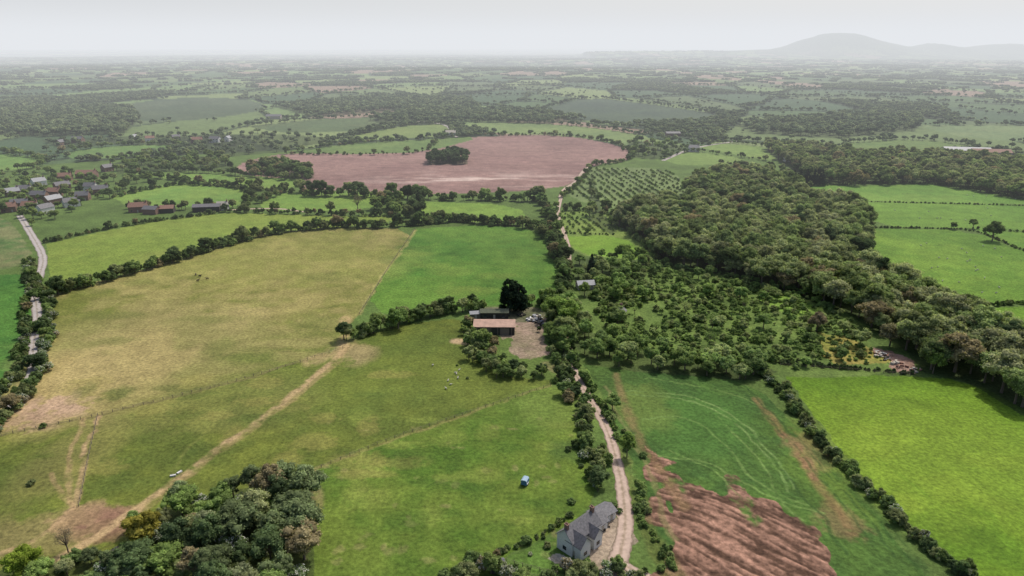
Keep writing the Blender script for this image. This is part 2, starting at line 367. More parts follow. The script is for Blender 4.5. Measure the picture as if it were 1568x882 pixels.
def tree(name,seed,kind):
    r=np.random.default_rng(seed)
    nleaf=80;ls=.42;core=.76;blos=0
    def dirs(n,zm):
        d=r.normal(size=(n*3,3));d/=np.linalg.norm(d,axis=1)[:,None];return d[d[:,2]>zm][:n]
    if kind=='broad':
        R=r.uniform(3.8,5.0);d=dirs(48,-.55);n=len(d);lump=1+.28*np.sin(d[:,0]*3+seed)*np.cos(d[:,1]*2.6+seed*2)
        k=r.uniform(.4,.84,n)*lump
        c=np.c_[d[:,0]*R*k,d[:,1]*R*k,6.0+d[:,2]*3.7*k];cr=R*r.uniform(.18,.34,n);tr=.28
    elif kind=='shrub':
        R=r.uniform(4.8,6.4);d=dirs(34,-.2);n=len(d);k=r.uniform(.4,.9,n)
        c=np.c_[d[:,0]*R*k,d[:,1]*R*k,3.0+d[:,2]*5.2*k];cr=R*r.uniform(.2,.36,n);tr=.25;ls=.6
    elif kind=='blossom':
        R=r.uniform(4.6,5.6);d=dirs(32,-.2);n=len(d);k=r.uniform(.4,.85,n)
        c=np.c_[d[:,0]*R*k,d[:,1]*R*k,3.2+d[:,2]*5.0*k];cr=R*r.uniform(.2,.34,n);tr=.25;ls=.5;blos=.42
    elif kind=='conifer':
        n=60;z=r.uniform(.8,9.7,n);a=r.uniform(0,6.28,n)
        rad=2.6*np.clip((10-z)/7.5,0.05,1)**.8*np.clip(z/1.5,.5,1);k=r.uniform(.5,.9,n)
        c=np.c_[np.cos(a)*rad*k,np.sin(a)*rad*k,z];cr=np.clip(rad*.42,.35,1.1)*r.uniform(.8,1.1,n);tr=.25;ls=.34
    elif kind=='cypress':
        n=80;z=r.uniform(.9,9.5,n);a=r.uniform(0,6.28,n)
        rad=3.1*np.sqrt(np.clip(1-((z-3.8)/6.0)**2,.03,1));k=r.uniform(.45,.92,n)
        c=np.c_[np.cos(a)*rad*k,np.sin(a)*rad*k,z];cr=np.clip(rad*.34,.4,1.0)*r.uniform(.8,1.1,n);tr=.25;ls=.34
    elif kind=='sparse':
        R=4;d=dirs(46,-.4);n=len(d);k=r.uniform(.4,.95,n)
        c=np.c_[d[:,0]*R*k,d[:,1]*R*k,6.2+d[:,2]*3.6*k];cr=R*r.uniform(.16,.26,n);tr=.26;nleaf=26;ls=.28;core=0
    elif kind=='far':
        R=r.uniform(4,5.4);d=dirs(16,-.3);n=len(d);k=r.uniform(.35,.75,n)
        c=np.c_[d[:,0]*R*k,d[:,1]*R*k,5.2+d[:,2]*4.2*k];cr=R*r.uniform(.3,.45,n);tr=.25;nleaf=22;ls=1.0
    elif kind=='clump':
        n=26
        c=np.c_[r.uniform(-22,22,n),r.uniform(-5,5,n),r.uniform(2.0,6,n)];cr=r.uniform(2.5,4.4,n);tr=.25;nleaf=14;ls=1.8
    n=len(c);csh=r.uniform(.66,1.3,n)
    ci=np.repeat(np.arange(n),nleaf);m=len(ci)
    d=r.normal(size=(m,3));d/=np.linalg.norm(d,axis=1)[:,None]
    pos=c[ci]+d*(cr[ci]*r.uniform(.72,1.18,m))[:,None]*np.array([1,1,.82])
    nn=d+.6*r.normal(size=(m,3));nn[:,2]+=.55;nn/=np.linalg.norm(nn,axis=1)[:,None]
    t=np.cross(nn,r.normal(size=(m,3)));t/=np.linalg.norm(t,axis=1)[:,None];b=np.cross(nn,t)
    s=(ls*r.uniform(.5,1.35,m))[:,None]
    V=np.stack([pos-t*s*.5,pos-b*s*.42,pos+t*s*.6,pos+b*s*.38],1).reshape(-1,3)
    Q=np.arange(m*4).reshape(-1,4)
    sh=csh[ci]*r.uniform(.7,1.3,m)
    mi=np.zeros(m,int)
    if blos: mi=np.where((d[:,2]>-.1)&(r.uniform(size=m)<blos),2,0)
    Vs=[V];Qs=[Q];Sh=[sh];Mi=[mi];off=len(V)
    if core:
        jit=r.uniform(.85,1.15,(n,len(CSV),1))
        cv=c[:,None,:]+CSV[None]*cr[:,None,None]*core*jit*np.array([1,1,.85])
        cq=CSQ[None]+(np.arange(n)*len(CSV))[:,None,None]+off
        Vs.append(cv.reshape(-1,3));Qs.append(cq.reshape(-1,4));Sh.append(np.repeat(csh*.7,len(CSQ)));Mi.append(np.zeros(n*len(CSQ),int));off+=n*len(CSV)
    def tube(p0,p1,r0,r1):
        nonlocal off
        p0=np.array(p0,float);p1=np.array(p1,float);ax=p1-p0;ax/=np.linalg.norm(ax)+1e-9
        u=np.cross(ax,[.3,1,.2]);u/=np.linalg.norm(u);w=np.cross(ax,u)
        a=np.arange(6)*math.pi/3;ring=np.cos(a)[:,None]*u+np.sin(a)[:,None]*w
        Vs.append(np.vstack([p0+ring*r0,p1+ring*r1]))
        Qs.append(np.array([[i,(i+1)%6,6+(i+1)%6,6+i] for i in range(6)])+off);off+=12
        Sh.append(np.ones(6));Mi.append(np.ones(6,int))
    if kind!='clump':
        th=9.0 if kind in('conifer','cypress') else (3.6 if kind in('broad','sparse','far') else 1.6)
        tube((0,0,-.6),(0.1,.05,th),tr*1.25,tr*.75)
        nl=22 if kind=='sparse' else 6
        if th<9:
            for q in r.choice(n,min(nl,n),replace=False): tube((0.1,.05,th*r.uniform(.75,1)),c[q],tr*.5,tr*.12)
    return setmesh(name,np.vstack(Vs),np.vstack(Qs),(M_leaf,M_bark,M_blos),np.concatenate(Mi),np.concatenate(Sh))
lib=bpy.data.collections.new('tree_library')
TM={}
for kind,cnt in (('broad',8),('shrub',6),('blossom',2),('conifer',2),('cypress',2),('sparse',2),('far',4),('clump',3)):
    for k in range(cnt):
        nm='%s_foliage_%d'%(kind,k);me=tree(nm,100+k*7+len(kind)*31,kind);ob=bpy.data.objects.new(nm,me);lib.objects.link(ob);TM.setdefault(kind,[]).append(nm)
order={n:i for i,n in enumerate(sorted(o.name for o in lib.objects))}
def gn():
    ng=bpy.data.node_groups.new('scatter','GeometryNodeTree')
    ng.interface.new_socket('Geometry',in_out='INPUT',socket_type='NodeSocketGeometry')
    ng.interface.new_socket('Geometry',in_out='OUTPUT',socket_type='NodeSocketGeometry')
    a=ng.nodes.new('NodeGroupInput');b=ng.nodes.new('NodeGroupOutput');L=ng.links.new
    ip=ng.nodes.new('GeometryNodeInstanceOnPoints');ci=ng.nodes.new('GeometryNodeCollectionInfo')
    ci.inputs[0].default_value=lib;ci.inputs[1].default_value=True;ci.inputs[2].default_value=True
    def na(nm,dt):
        n=ng.nodes.new('GeometryNodeInputNamedAttribute');n.data_type=dt;n.inputs[0].default_value=nm;return n.outputs[0]
    L(a.outputs[0],ip.inputs['Points']);L(ci.outputs[0],ip.inputs['Instance']);ip.inputs['Pick Instance'].default_value=True
    L(na('idx','INT'),ip.inputs['Instance Index']);L(na('rot','FLOAT_VECTOR'),ip.inputs['Rotation']);L(na('scl','FLOAT_VECTOR'),ip.inputs['Scale'])
    L(ip.outputs[0],b.inputs[0]);return ng
NG=gn()
PAL={
 'wood':[(.15,.175,.075),(.13,.165,.062),(.175,.195,.09),(.105,.135,.055),(.165,.175,.09)],
 'mid':[(.10,.14,.05),(.13,.17,.055),(.08,.11,.042),(.15,.17,.075)],
 'fresh':[(.14,.19,.06),(.12,.17,.055),(.10,.14,.05),(.165,.195,.08)],
 'copse':[(.12,.17,.052),(.07,.10,.042),(.165,.18,.085),(.135,.19,.055),(.095,.12,.055),(.15,.17,.09)],
 'dark':[(.045,.065,.03),(.055,.08,.035),(.06,.08,.04)],
 'hedge':[(.08,.115,.042),(.11,.15,.05),(.065,.09,.038),(.13,.15,.065)],
 'far':[(.065,.085,.05),(.085,.105,.06),(.11,.13,.07)],
 'brown':[(.16,.135,.075),(.145,.12,.07)],
}
TB=1.95
def scatter(name,P,h,kinds,pal,flat=None,rotz=None,var=.22):
    P=np.asarray(P,float)
    n=len(P)
    if n==0:return
    V=np.c_[P[:,0],P[:,1],terr(P[:,0],P[:,1])-.1]
    me=bpy.data.meshes.new(name);me.vertices.add(n);me.vertices.foreach_set('co',V.astype(np.float32).ravel())
    ks=[order[k] for kk in kinds for k in TM[kk]]
    idx=rg.choice(ks,n).astype(np.int32)
    h=np.asarray(h)*np.ones(n)
    s=h/10*rg.uniform(1-var,1+var,n);sx=s*rg.uniform(.88,1.15,n)
    if flat is not None: sx=sx*flat
    scl=np.c_[sx,sx*rg.uniform(.9,1.1,n),s]
    rz=rg.uniform(0,6.283,n) if rotz is None else rotz
    rot=np.c_[np.zeros(n),np.zeros(n),rz]
    pl=np.array(PAL[pal]);tint=pl[rg.integers(0,len(pl),n)]*rg.uniform(.72,1.2,(n,1))
    if pal in('wood','mid','copse','hedge'):
        k=rg.uniform(size=n)<.04;tint[k]=np.array(PAL['brown'])[0]
        k=rg.uniform(size=n)<.06;tint[k]=np.array(PAL['dark'])[0]
    tint=tint*TB*(1.2 if pal=='far' else 1)
    for nm,dt,arr in(('idx','INT',idx),('rot','FLOAT_VECTOR',rot),('scl','FLOAT_VECTOR',scl),('tint','FLOAT_VECTOR',tint)):
        a=me.attributes.new(nm,dt,'POINT');a.data.foreach_set('value' if dt=='INT' else 'vector',np.ascontiguousarray(arr.ravel(),dtype=np.int32 if dt=='INT' else np.float32))
    ob=bpy.data.objects.new(name,me);link(ob);md=ob.modifiers.new('scatter','NODES');md.node_group=NG
    return ob
def fillpoly(P,s):
    mn=P.min(0);mx=P.max(0)
    gx,gy=np.meshgrid(np.arange(mn[0],mx[0],s),np.arange(mn[1],mx[1],s))
    gx=gx+rg.uniform(-.45,.45,gx.shape)*s;gy=gy+rg.uniform(-.45,.45,gy.shape)*s
    x=gx.ravel();y=gy.ravel();k=inpoly(P,x,y);return np.c_[x[k],y[k]]
def along(pts,sp,w=0.,sm=1):
    P=chaikin(IL(pts),sm);seg=np.diff(P,axis=0);L=np.hypot(seg[:,0],seg[:,1]);cum=np.r_[0,np.cumsum(L)]
    t=np.arange(0,cum[-1],sp)+rg.uniform(-.35,.35,max(1,len(np.arange(0,cum[-1],sp))))*sp;t=np.clip(t,0,cum[-1])
    x=np.interp(t,cum,P[:,0]);y=np.interp(t,cum,P[:,1])
    return np.c_[x+rg.normal(size=len(t))*w,y+rg.normal(size=len(t))*w]
for P,sp,h,pal,nm in WP:
    p=fillpoly(P,sp)
    if pal=='far':
        scatter(nm,p,h,['far'],'far')
    elif pal=='copse':
        k=rg.uniform(size=len(p))
        scatter(nm,p[k<.64],h,['broad'],'copse',var=.35);scatter('copse_shrubs',p[(k>=.64)&(k<.84)],min(h,5.5),['shrub'],'fresh');scatter('hawthorn_blossom',p[k>=.84],min(h,6),['blossom'],'hedge')
    else:
        k=rg.uniform(size=len(p))<.95
        scatter(nm,p[k],h,['broad'],pal,var=.3)
        if (~k).sum(): scatter(nm,p[~k],h*.8,['sparse'],'brown' if pal=='wood' else pal)
SC=IL([(895,430),(1000,402),(1110,420),(1230,445),(1290,480),(1330,545),(1200,570),(1120,560),(1000,545),(930,518)])
sp_=fillpoly(SC,4.1);dn=fbm(sp_[:,0],sp_[:,1],22,201,3);sp_=sp_[(dn+rg.uniform(-.1,.1,len(sp_)))>.33]
scatter('scrub_bushes',sp_,2.9,['shrub','broad'],'fresh',var=.5)
scatter('scrub_trees',fillpoly(SC,15),6.,['broad','sparse'],'fresh',var=.35)
scatter('scrub_bushes',fillpoly(IL([(1265,515),(1300,515),(1350,545),(1350,560),(1278,558)]),4),1.2,['shrub'],'fresh',var=.5)
def orchard(pts,sx,sy,ang,h):
    P=IL(pts);c=P.mean(0);a=math.radians(ang);g=[]
    for i in np.arange(-200,200,sx):
        for j in np.arange(-200,200,sy):
            if rg.uniform()<.86:g.append((c[0]+i*math.cos(a)-j*math.sin(a)+rg.normal()*.5,c[1]+i*math.sin(a)+j*math.cos(a)+rg.normal()*.5))
    g=np.array(g);k=inpoly(P,g[:,0],g[:,1]);scatter('orchard_trees',g[k],h,['shrub','blossom'],'fresh',var=.3,flat=.8)
orchard([(840,324),(932,326),(955,355),(868,358)],6.0,4.5,12,2.4)
orchard([(908,258),(1030,262),(1058,310),(962,322),(866,300),(884,284)],7.5,5,8,2.8)
HEDGES=[
 ([(86,452),(190,422),(262,404),(330,380),(400,360),(470,352),(520,347),(560,350),(640,345),(700,338),(760,345),(800,345),(835,360),(862,400),(862,460)],1.5,5.4,['shrub','broad'],'hedge',1.8,10,8),
 ([(535,522),(560,512),(600,500),(640,487),(690,478),(735,474)],2.2,6.0,['shrub','broad'],'mid',1.8,9,8),
 ([(860,470),(850,500),(858,545),(870,592),(895,640),(905,700),(914,752)],1.3,3.8,['shrub','shrub','blossom','broad'],'hedge',2.1,16,6),
 ([(886,560),(908,600),(940,645),(962,690)],2.2,2.8,['shrub'],'fresh',1.,40,5),
 ([(975,745),(985,790),(1000,830),(1020,870)],1.5,2.2,['shrub'],'fresh',1.2,40,4),
 ([(1165,572),(1200,600),(1245,665),(1290,715),(1340,762),(1390,812),(1440,856),(1490,884),(1560,950)],1.1,3.3,['shrub','shrub','blossom'],'hedge',.9,22,4.5),
 ([(1198,557),(1290,564),(1400,573)],1.5,1.8,['shrub'],'dark',.4,500,4),
 ([(52,425),(74,460),(76,510),(66,560),(38,610),(0,652),(-60,700)],1.8,4.0,['shrub','blossom'],'hedge',1.5,22,6),
 ([(46,400),(42,470),(40,530),(22,590),(-20,625)],1.8,3.4,['shrub','blossom'],'hedge',1.2,26,5),
 ([(1238,286),(1360,279),(1480,285),(1600,314)],2,2.4,['shrub'],'hedge',.5,60,6),
 ([(1322,309),(1450,312),(1640,317)],1.8,1.5,['shrub'],'hedge',.4,500,6),
 ([(1335,349),(1420,350),(1490,352),(1530,368),(1568,386),(1700,412)],1.8,1.8,['shrub'],'hedge',.4,70,5),
 ([(1440,474),(1568,465),(1740,458)],1.8,2.4,['shrub'],'hedge',.6,300,5),
 ([(1490,350),(1568,356),(1700,366)],2.4,2,['shrub'],'hedge',.5,80,6),
 ([(70,372),(130,358),(200,344),(330,327)],2,3.2,['shrub'],'hedge',1,35,6),
 ([(345,325),(420,327),(520,330),(640,333),(740,343)],2,4,['shrub','broad'],'hedge',1.4,20,8),
 ([(475,300),(540,300),(600,304),(680,306),(760,308),(830,308)],3,6,['broad','shrub'],'hedge',2.5,14,11),
 ([(395,292),(440,293),(480,298)],3,5,['broad','shrub'],'hedge',2,20,9),
 ([(170,304),(250,285),(300,282),(395,292),(375,316)],2.5,4,['shrub'],'hedge',1.5,24,8),
 ([(200,320),(300,320),(380,318)],4,6,['broad'],'mid',3,30,8),
 ([(200,268),(290,278),(395,290)],3.5,5,['broad','shrub'],'hedge',1.5,24,8),
 ([(240,262),(300,264),(380,270),(475,277)],3.5,6,['broad'],'hedge',2,24,8),
 ([(640,305),(640,335)],3,6,['broad'],'hedge',2,12,10),
 ([(575,322),(600,304),(605,330)],3.4,7,['broad'],'mid',2,12,9),
 ([(395,312),(440,294)],3,5,['broad'],'hedge',1,24,7),
 ([(440,236),(540,238),(650,236),(668,216)],4,4,['shrub','broad'],'hedge',2,45,8),
 ([(455,232),(520,222),(640,215),(750,207)],4.5,5,['far'],'hedge',2,45,9),
 ([(750,208),(860,207),(930,216),(968,232),(968,246),(900,256)],4.5,5,['far','shrub'],'hedge',2,30,9),
 ([(500,216),(560,204),(620,192),(690,189),(760,186),(850,190),(930,198),(1010,212),(1065,224)],5,6,['far'],'far',3,30,10),
 ([(690,189),(695,209)],6,5,['far'],'far',2,30,8),
 ([(0,234),(75,244),(60,258),(0,264)],4,7,['far'],'mid',3,20,9),
 ([(80,236),(180,222),(290,221),(240,240),(120,248)],4,6,['far'],'mid',3,25,9),
 ([(1010,244),(1060,230),(1140,243),(1240,252)],4.5,5,['far'],'hedge',2,30,8),
 ([(1062,224),(1120,218),(1200,229),(1248,243)],4.5,5,['far'],'hedge',2,30,8),
 ([(1290,220),(1400,212),(1510,226),(1440,240)],5,6,['far'],'far',2,30,9),
 ([(1100,252),(1180,262),(1240,280)],5,7,['broad'],'wood',2,30,9),
 ([(838,322),(845,350),(864,395)],2.4,5,['broad','shrub'],'hedge',1.5,14,8),
 ([(935,325),(965,355),(1010,398)],2.6,4,['shrub'],'mid',1,14,7),
 ([(862,302),(884,284),(905,258)],3,3.5,['shrub','broad'],'mid',1,20,6),
 ([(868,358),(945,360)],2.4,2.0,['shrub'],'mid',.8,40,5),
 ([(828,308),(838,322),(880,322),(935,326)],3,5,['broad','shrub'],'mid',2,18,9),
 ([(380,194),(480,183),(600,178),(640,183)],7,7,['far'],'far',4,35,10),
 ([(820,170),(900,148),(1000,160),(1120,178)],8,7,['far'],'far',5,35,10),
 ([(1400,192),(1600,192)],7,7,['far'],'far',4,35,10),
 ([(745,862),(770,845),(820,828),(850,806),(870,790)],1.0,1.7,['shrub'],'hedge',.4,60,3.0),
 ([(720,500),(722,530),(732,560)],2.2,5,['shrub','broad'],'mid',1.5,12,7),
 ([(778,470),(800,468),(840,466)],2.5,5,['shrub','broad'],'mid',1.2,14,7),
 ([(690,882),(740,872)],1.8,4.5,['shrub'],'mid',1.5,30,5),
 ([(880,885),(930,882),(1000,885)],1.6,3.6,['blossom','shrub'],'hedge',1.4,30,5),
 ([(750,880),(800,900),(870,900)],2.2,4,['shrub','blossom'],'mid',1.4,12,5),
]
for pts,sp,h,kinds,pal,w,bs,bh in HEDGES:
    scatter('hedgerow',along(pts,sp,w),h,kinds,pal,var=.4,flat=.8 if h<4.5 else .85)
    if bs<400: scatter('hedgerow_trees',along(pts,bs,w),bh,['broad'] if 'far' not in kinds else ['far'],pal,var=.35)
scatter('field_bushes',[I(*q) for q in [(905,690),(890,715),(870,690),(1428,560),(985,700),(48,742),(700,560),(716,580),(1030,870),(875,770),(66,655),(480,745)]],1.6,['shrub'],'hedge',var=.4)
scatter('garden_shrubs',[I(*q) for q in [(790,868),(812,850),(838,838),(850,872),(870,868),(880,852),(940,775),(948,785),(808,874),(900,862)]],1.6,['shrub','blossom'],'mid',var=.4)
def ring(r0,r1,n,kinds,h,ew,name,uni):
    a=rg.uniform(-math.pi/3.9,math.pi/3.9,n)
    r=rg.uniform(r0,r1,n) if uni else np.sqrt(rg.uniform(r0*r0,r1*r1,n))
    x=r*np.sin(a);y=r*np.cos(a);idn,ed,an=cells(x,y)
    k=((ed<ew)&(rg.uniform(size=n)<.85))|((idn>.84)&(rg.uniform(size=n)<.8))|(rg.uniform(size=n)<.015)
    k&=~explicit(x,y);k&=~((y>7600)&(x>2900))
    P=np.c_[x,y][k];an=an[k]
    scatter(name,P,h,kinds,'far',rotz=an if kinds==['clump'] else None,var=.35)
ring(900,2600,85000,['far'],7.5,8,'distant_trees',False)
ring(2600,12000,46000,['clump'],8,20,'distant_tree_belts',True)
def single(name,px,py,h,kind,tint,wd=1.,k=0):
    x,y=I(px,py);me=bpy.data.meshes.get(TM[kind][k%len(TM[kind])]).copy();me.name=name
    me.materials[0]=leafmat('foliage_'+name,tuple(t*1.75 for t in tint))
    ob=bpy.data.objects.new(name,me);link(ob);s=h/10
    ob.location=(x,y,-.1);ob.scale=(s*wd,s*wd,s);ob.rotation_euler=(0,0,random.uniform(0,6))
single('cypress_tree',781,477,17,'cypress',(.018,.029,.016),1.0,0)
single('cypress_tree',794,478,14.5,'cypress',(.017,.027,.016),1.0,1)
single('broadleaf_tree',1519,369,13,'broad',(.08,.11,.04),1.05,1)
single('broadleaf_tree',960,700,8.5,'broad',(.12,.17,.045),.8,2)
single('broadleaf_tree',955,402,12,'broad',(.14,.2,.055),.9,3)
single('broadleaf_tree',978,402,10,'broad',(.12,.17,.05),.9,4)
single('conifer_tree',905,422,13,'conifer',(.025,.04,.025),.9,0)
single('broadleaf_tree',625,312,17,'broad',(.04,.06,.025),.75,5)
single('broadleaf_tree',604,318,15,'broad',(.05,.075,.03),.9,0)
single('poplar_tree',641,322,17,'conifer',(.04,.06,.03),.7,1)
single('broadleaf_tree',493,300,14,'broad',(.05,.075,.03),1.1,2)
single('broadleaf_tree',548,322,13,'sparse',(.10,.09,.06),.9,0)
single('broadleaf_tree',40,884,9,'broad',(.15,.2,.03),.9,3)
single('broadleaf_tree',222,838,10.5,'broad',(.16,.145,.03),1.0,4)
single('bare_tree',105,846,8,'sparse',(.12,.1,.07),.8,1)
single('broadleaf_tree',1428,572,11,'broad',(.13,.18,.05),.8,5)
single('broadleaf_tree',1362,530,11,'broad',(.15,.14,.08),1.,6)
single('broadleaf_tree',1250,508,9,'broad',(.155,.13,.08),1.,1)
single('broadleaf_tree',868,500,13,'broad',(.14,.2,.05),1.1,2)
single('broadleaf_tree',850,490,12,'broad',(.13,.19,.05),1.1,3)
single('broadleaf_tree',610,503,10,'broad',(.10,.15,.045),1.1,0)
single('broadleaf_tree',945,500,10,'broad',(.13,.17,.06),1.1,4)
for px in (1214,1224,1235,1246,1257): single('conifer_tree',px,284+random.uniform(-2,2),15,'conifer',(.025,.038,.025),1.1,px%2)
# ---------- ground sheet ----------
az=np.radians(np.linspace(-58,58,1250))
dep=np.concatenate([np.linspace(84,60,12)[:-1],np.arange(60,45,-.2),np.arange(45,1.1,-.072)])
rr=np.concatenate([CAMH/np.tan(np.radians(dep)),np.arange(6400,13500,140),np.geomspace(13600,45000,40)])
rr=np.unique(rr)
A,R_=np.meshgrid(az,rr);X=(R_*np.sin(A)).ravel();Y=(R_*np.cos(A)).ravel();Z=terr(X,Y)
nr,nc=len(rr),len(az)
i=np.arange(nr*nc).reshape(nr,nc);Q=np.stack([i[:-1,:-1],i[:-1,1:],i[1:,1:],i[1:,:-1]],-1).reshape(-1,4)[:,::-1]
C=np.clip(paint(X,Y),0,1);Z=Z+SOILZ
m,nt=newmat('grassland');L=nt.links.new
o=N(nt,'ShaderNodeOutputMaterial');p=N(nt,'ShaderNodeBsdfPrincipled');p.inputs['Roughness'].default_value=.95;p.inputs['Specular IOR Level'].default_value=.15
ca=N(nt,'ShaderNodeAttribute',attribute_name='landcover');geo=N(nt,'ShaderNodeNewGeometry')
def nz(sc,det=3):
    n=N(nt,'ShaderNodeTexNoise');n.inputs['Scale'].default_value=sc;n.inputs['Detail'].default_value=det;n.inputs['Roughness'].default_value=.7;L(geo.outputs['Position'],n.inputs['Vector']);return n.outputs['Fac']
def mrg(s,a,b,c,d):
    q=N(nt,'ShaderNodeMapRange');q.inputs[1].default_value=a;q.inputs[2].default_value=b;q.inputs[3].default_value=c;q.inputs[4].default_value=d;L(s,q.inputs[0]);return q.outputs[0]
f1=nz(.8,7);f2=nz(.1,5)
mm=N(nt,'ShaderNodeMath',operation='MULTIPLY');L(mrg(f1,.3,.7,.55,1.45),mm.inputs[0]);L(mrg(f2,.3,.7,.82,1.18),mm.inputs[1])
v=N(nt,'ShaderNodeVectorMath',operation='SCALE');L(ca.outputs['Vector'],v.inputs[0]);L(mm.outputs[0],v.inputs['Scale']);L(v.outputs[0],p.inputs['Base Color'])
bp=N(nt,'ShaderNodeBump');bp.inputs['Strength'].default_value=.6;bp.inputs['Distance'].default_value=.5;L(f1,bp.inputs['Height']);L(bp.outputs[0],p.inputs['Normal'])
L(p.outputs[0],o.inputs[0]);M_gr=m
me=setmesh('ground',np.c_[X,Y,Z],Q,(M_gr,))
a=me.attributes.new('landcover','FLOAT_VECTOR','POINT');a.data.foreach_set('vector',C.astype(np.float32).ravel())
link(bpy.data.objects.new('ground',me))
# ---------- roads ----------
def ribbon(name,pts,w,mat,z=.05):
    P=chaikin(IL(pts),3);wd=np.interp(np.linspace(0,1,len(P)),np.linspace(0,1,len(w)),w)
    T=np.gradient(P,axis=0);T/=np.hypot(T[:,0],T[:,1])[:,None];Nn=np.c_[-T[:,1],T[:,0]]
    cols=np.linspace(-.5,.5,7);V=[]
    for c in cols:
        jit=1+.3*(rg.uniform(size=len(P))-.5)*(abs(c)>.4)
        q=P+Nn*(c*wd*jit)[:,None];V.append(np.c_[q,np.full(len(P),z+.05*(.25-c*c))])
    V=np.stack(V,1);n=len(P);i=np.arange(n*7).reshape(n,7)
    Q=np.stack([i[:-1,:-1],i[:-1,1:],i[1:,1:],i[1:,:-1]],-1).reshape(-1,4)
    me=setmesh(name,V.reshape(-1,3),Q,(mat,));
    sh=me.attributes.new('across','FLOAT','POINT');sh.data.foreach_set('value',np.tile(np.abs(cols)*2,n).astype(np.float32))
    return link(bpy.data.objects.new(name,me))
def roadmat(name,c1,c2):
    m,nt=newmat(name);L=nt.links.new
    o=N(nt,'ShaderNodeOutputMaterial');p=N(nt,'ShaderNodeBsdfPrincipled');p.inputs['Roughness'].default_value=.9
    at=N(nt,'ShaderNodeAttribute',attribute_name='across');geo=N(nt,'ShaderNodeNewGeometry')
    n=N(nt,'ShaderNodeTexNoise');n.inputs['Scale'].default_value=.7;n.inputs['Detail'].default_value=6;L(geo.outputs['Position'],n.inputs['Vector'])
    cr=N(nt,'ShaderNodeValToRGB');e=cr.color_ramp.elements;e[0].position=0;e[0].color=(*c2,1);e[1].position=.3;e[1].color=(*c1,1)
    x=cr.color_ramp.elements.new(.7);x.color=(*c1,1);x=cr.color_ramp.elements.new(.95);x.color=(*(np.array(c2)*.6),1)
    ad=N(nt,'ShaderNodeMath',operation='MULTIPLY_ADD');L(n.outputs['Fac'],ad.inputs[0]);ad.inputs[1].default_value=.7;ad.inputs[2].default_value=-.35
    a2=N(nt,'ShaderNodeMath',operation='ADD');L(ad.outputs[0],a2.inputs[0]);L(at.outputs['Fac'],a2.inputs[1]);L(a2.outputs[0],cr.inputs[0])
    mr=N(nt,'ShaderNodeMapRange');mr.inputs[1].default_value=.3;mr.inputs[2].default_value=.7;mr.inputs[3].default_value=.82;mr.inputs[4].default_value=1.15;L(n.outputs['Fac'],mr.inputs[0])
    v=N(nt,'ShaderNodeVectorMath',operation='SCALE');L(cr.outputs[0],v.inputs[0]);L(mr.outputs[0],v.inputs['Scale'])
    L(v.outputs[0],p.inputs['Base Color']);L(p.outputs[0],o.inputs[0]);return m
M_lane=roadmat('lane_gravel',tuple(lin(178,156,140)),tuple(lin(146,128,106)))
M_road=roadmat('worn_asphalt',tuple(lin(168,160,154)),tuple(lin(136,126,112)))
ribbon('country_lane',[(860,300),(852,330),(868,365),(872,385),(871,420),(866,470),(868,510),(873,545),(882,575),(898,603),(918,635),(934,668),(944,705),(953,745),(958,790),(956,825),(946,860),(930,895),(900,950)],[3,3,3,3,3,3.2,3.6,4.4,5.2,5.5],M_lane)
ribbon('country_lane',[(948,862),(990,885),(1060,905),(1150,930)],[3,2.6,2.4],M_lane,.09)
ribbon('farm_track',[(858,303),(862,290),(884,278),(892,262),(905,253)],[4,4,3.6],M_lane,.09)
ribbon('country_road',[(30,330),(44,352),(56,372),(68,395),(62,418),(52,445),(56,470),(58,490),(50,530),(52,560),(40,592),(18,622),(-40,670)],[4.6,4.8,4.6,4.2,3.6,3.6,3.6],M_road)
ribbon('farm_track',[(345,322),(420,318),(470,325)],[3,3],M_lane,.06)
ribbon('country_road',[(640,186),(684,190),(694,205),(700,210)],[5,5],M_road,.06)
ribbon('country_road',[(1015,246),(1060,226),(1130,216)],[5,5],M_road,.06)
# ---------- buildings ----------
M_white=simple('white_render',(.58,.57,.54),.8,.1);M_slate=simple('slate_roof',(.12,.115,.12),.7,.35,2);M_brick=simple('brick',(.2,.12,.09),.9,.2,6)
M_tile=simple('clay_tile',(.22,.12,.085),.85,.3,3);M_glass=simple('window_glass',(.03,.035,.045),.15,.1);M_rust=simple('rusty_sheet_roof',(.40,.25,.18),.7,.2,.6)
M_dark=simple('dark_timber',(.05,.045,.035),.9,.25,3);M_grey=simple('grey_sheet_roof',(.22,.225,.235),.6,.2,2);M_moss=simple('mossy_roof',(.09,.10,.06),.9,.3,2)
M_pale=simple('pale_stone',(.38,.34,.28),.9,.2,3);M_wood=simple('weathered_wood',(.18,.145,.11),.9,.25,5)
M_blue=simple('blue_paint',(.05,.14,.25),.5,.12);M_cyan=simple('pale_roof_paint',(.24,.34,.42),.5,.1);M_rub=simple('rubber',(.02,.02,.02),.9,.1);M_steel=simple('galvanised_steel',(.5,.5,.5),.4,.1,3,0,.6)
def mk(name,V,Fc,mat,par=None):
    me=bpy.data.meshes.new(name);me.from_pydata([tuple(v) for v in V],[],Fc);me.materials.append(mat);me.update()
    return link(bpy.data.objects.new(name,me),par)
def boxv(cx,cy,z0,sx,sy,sz,V,Fc,rot=0):
    n=len(V);c,s=math.cos(rot),math.sin(rot)
    for z in (z0,z0+sz):
        for a,b in ((-1,-1),(1,-1),(1,1),(-1,1)):
            x=a*sx/2;y=b*sy/2;V.append((cx+x*c-y*s,cy+x*s+y*c,z))
    Fc+=[(n,n+3,n+2,n+1),(n+4,n+5,n+6,n+7),(n,n+1,n+5,n+4),(n+1,n+2,n+6,n+5),(n+2,n+3,n+7,n+6),(n+3,n,n+4,n+7)]
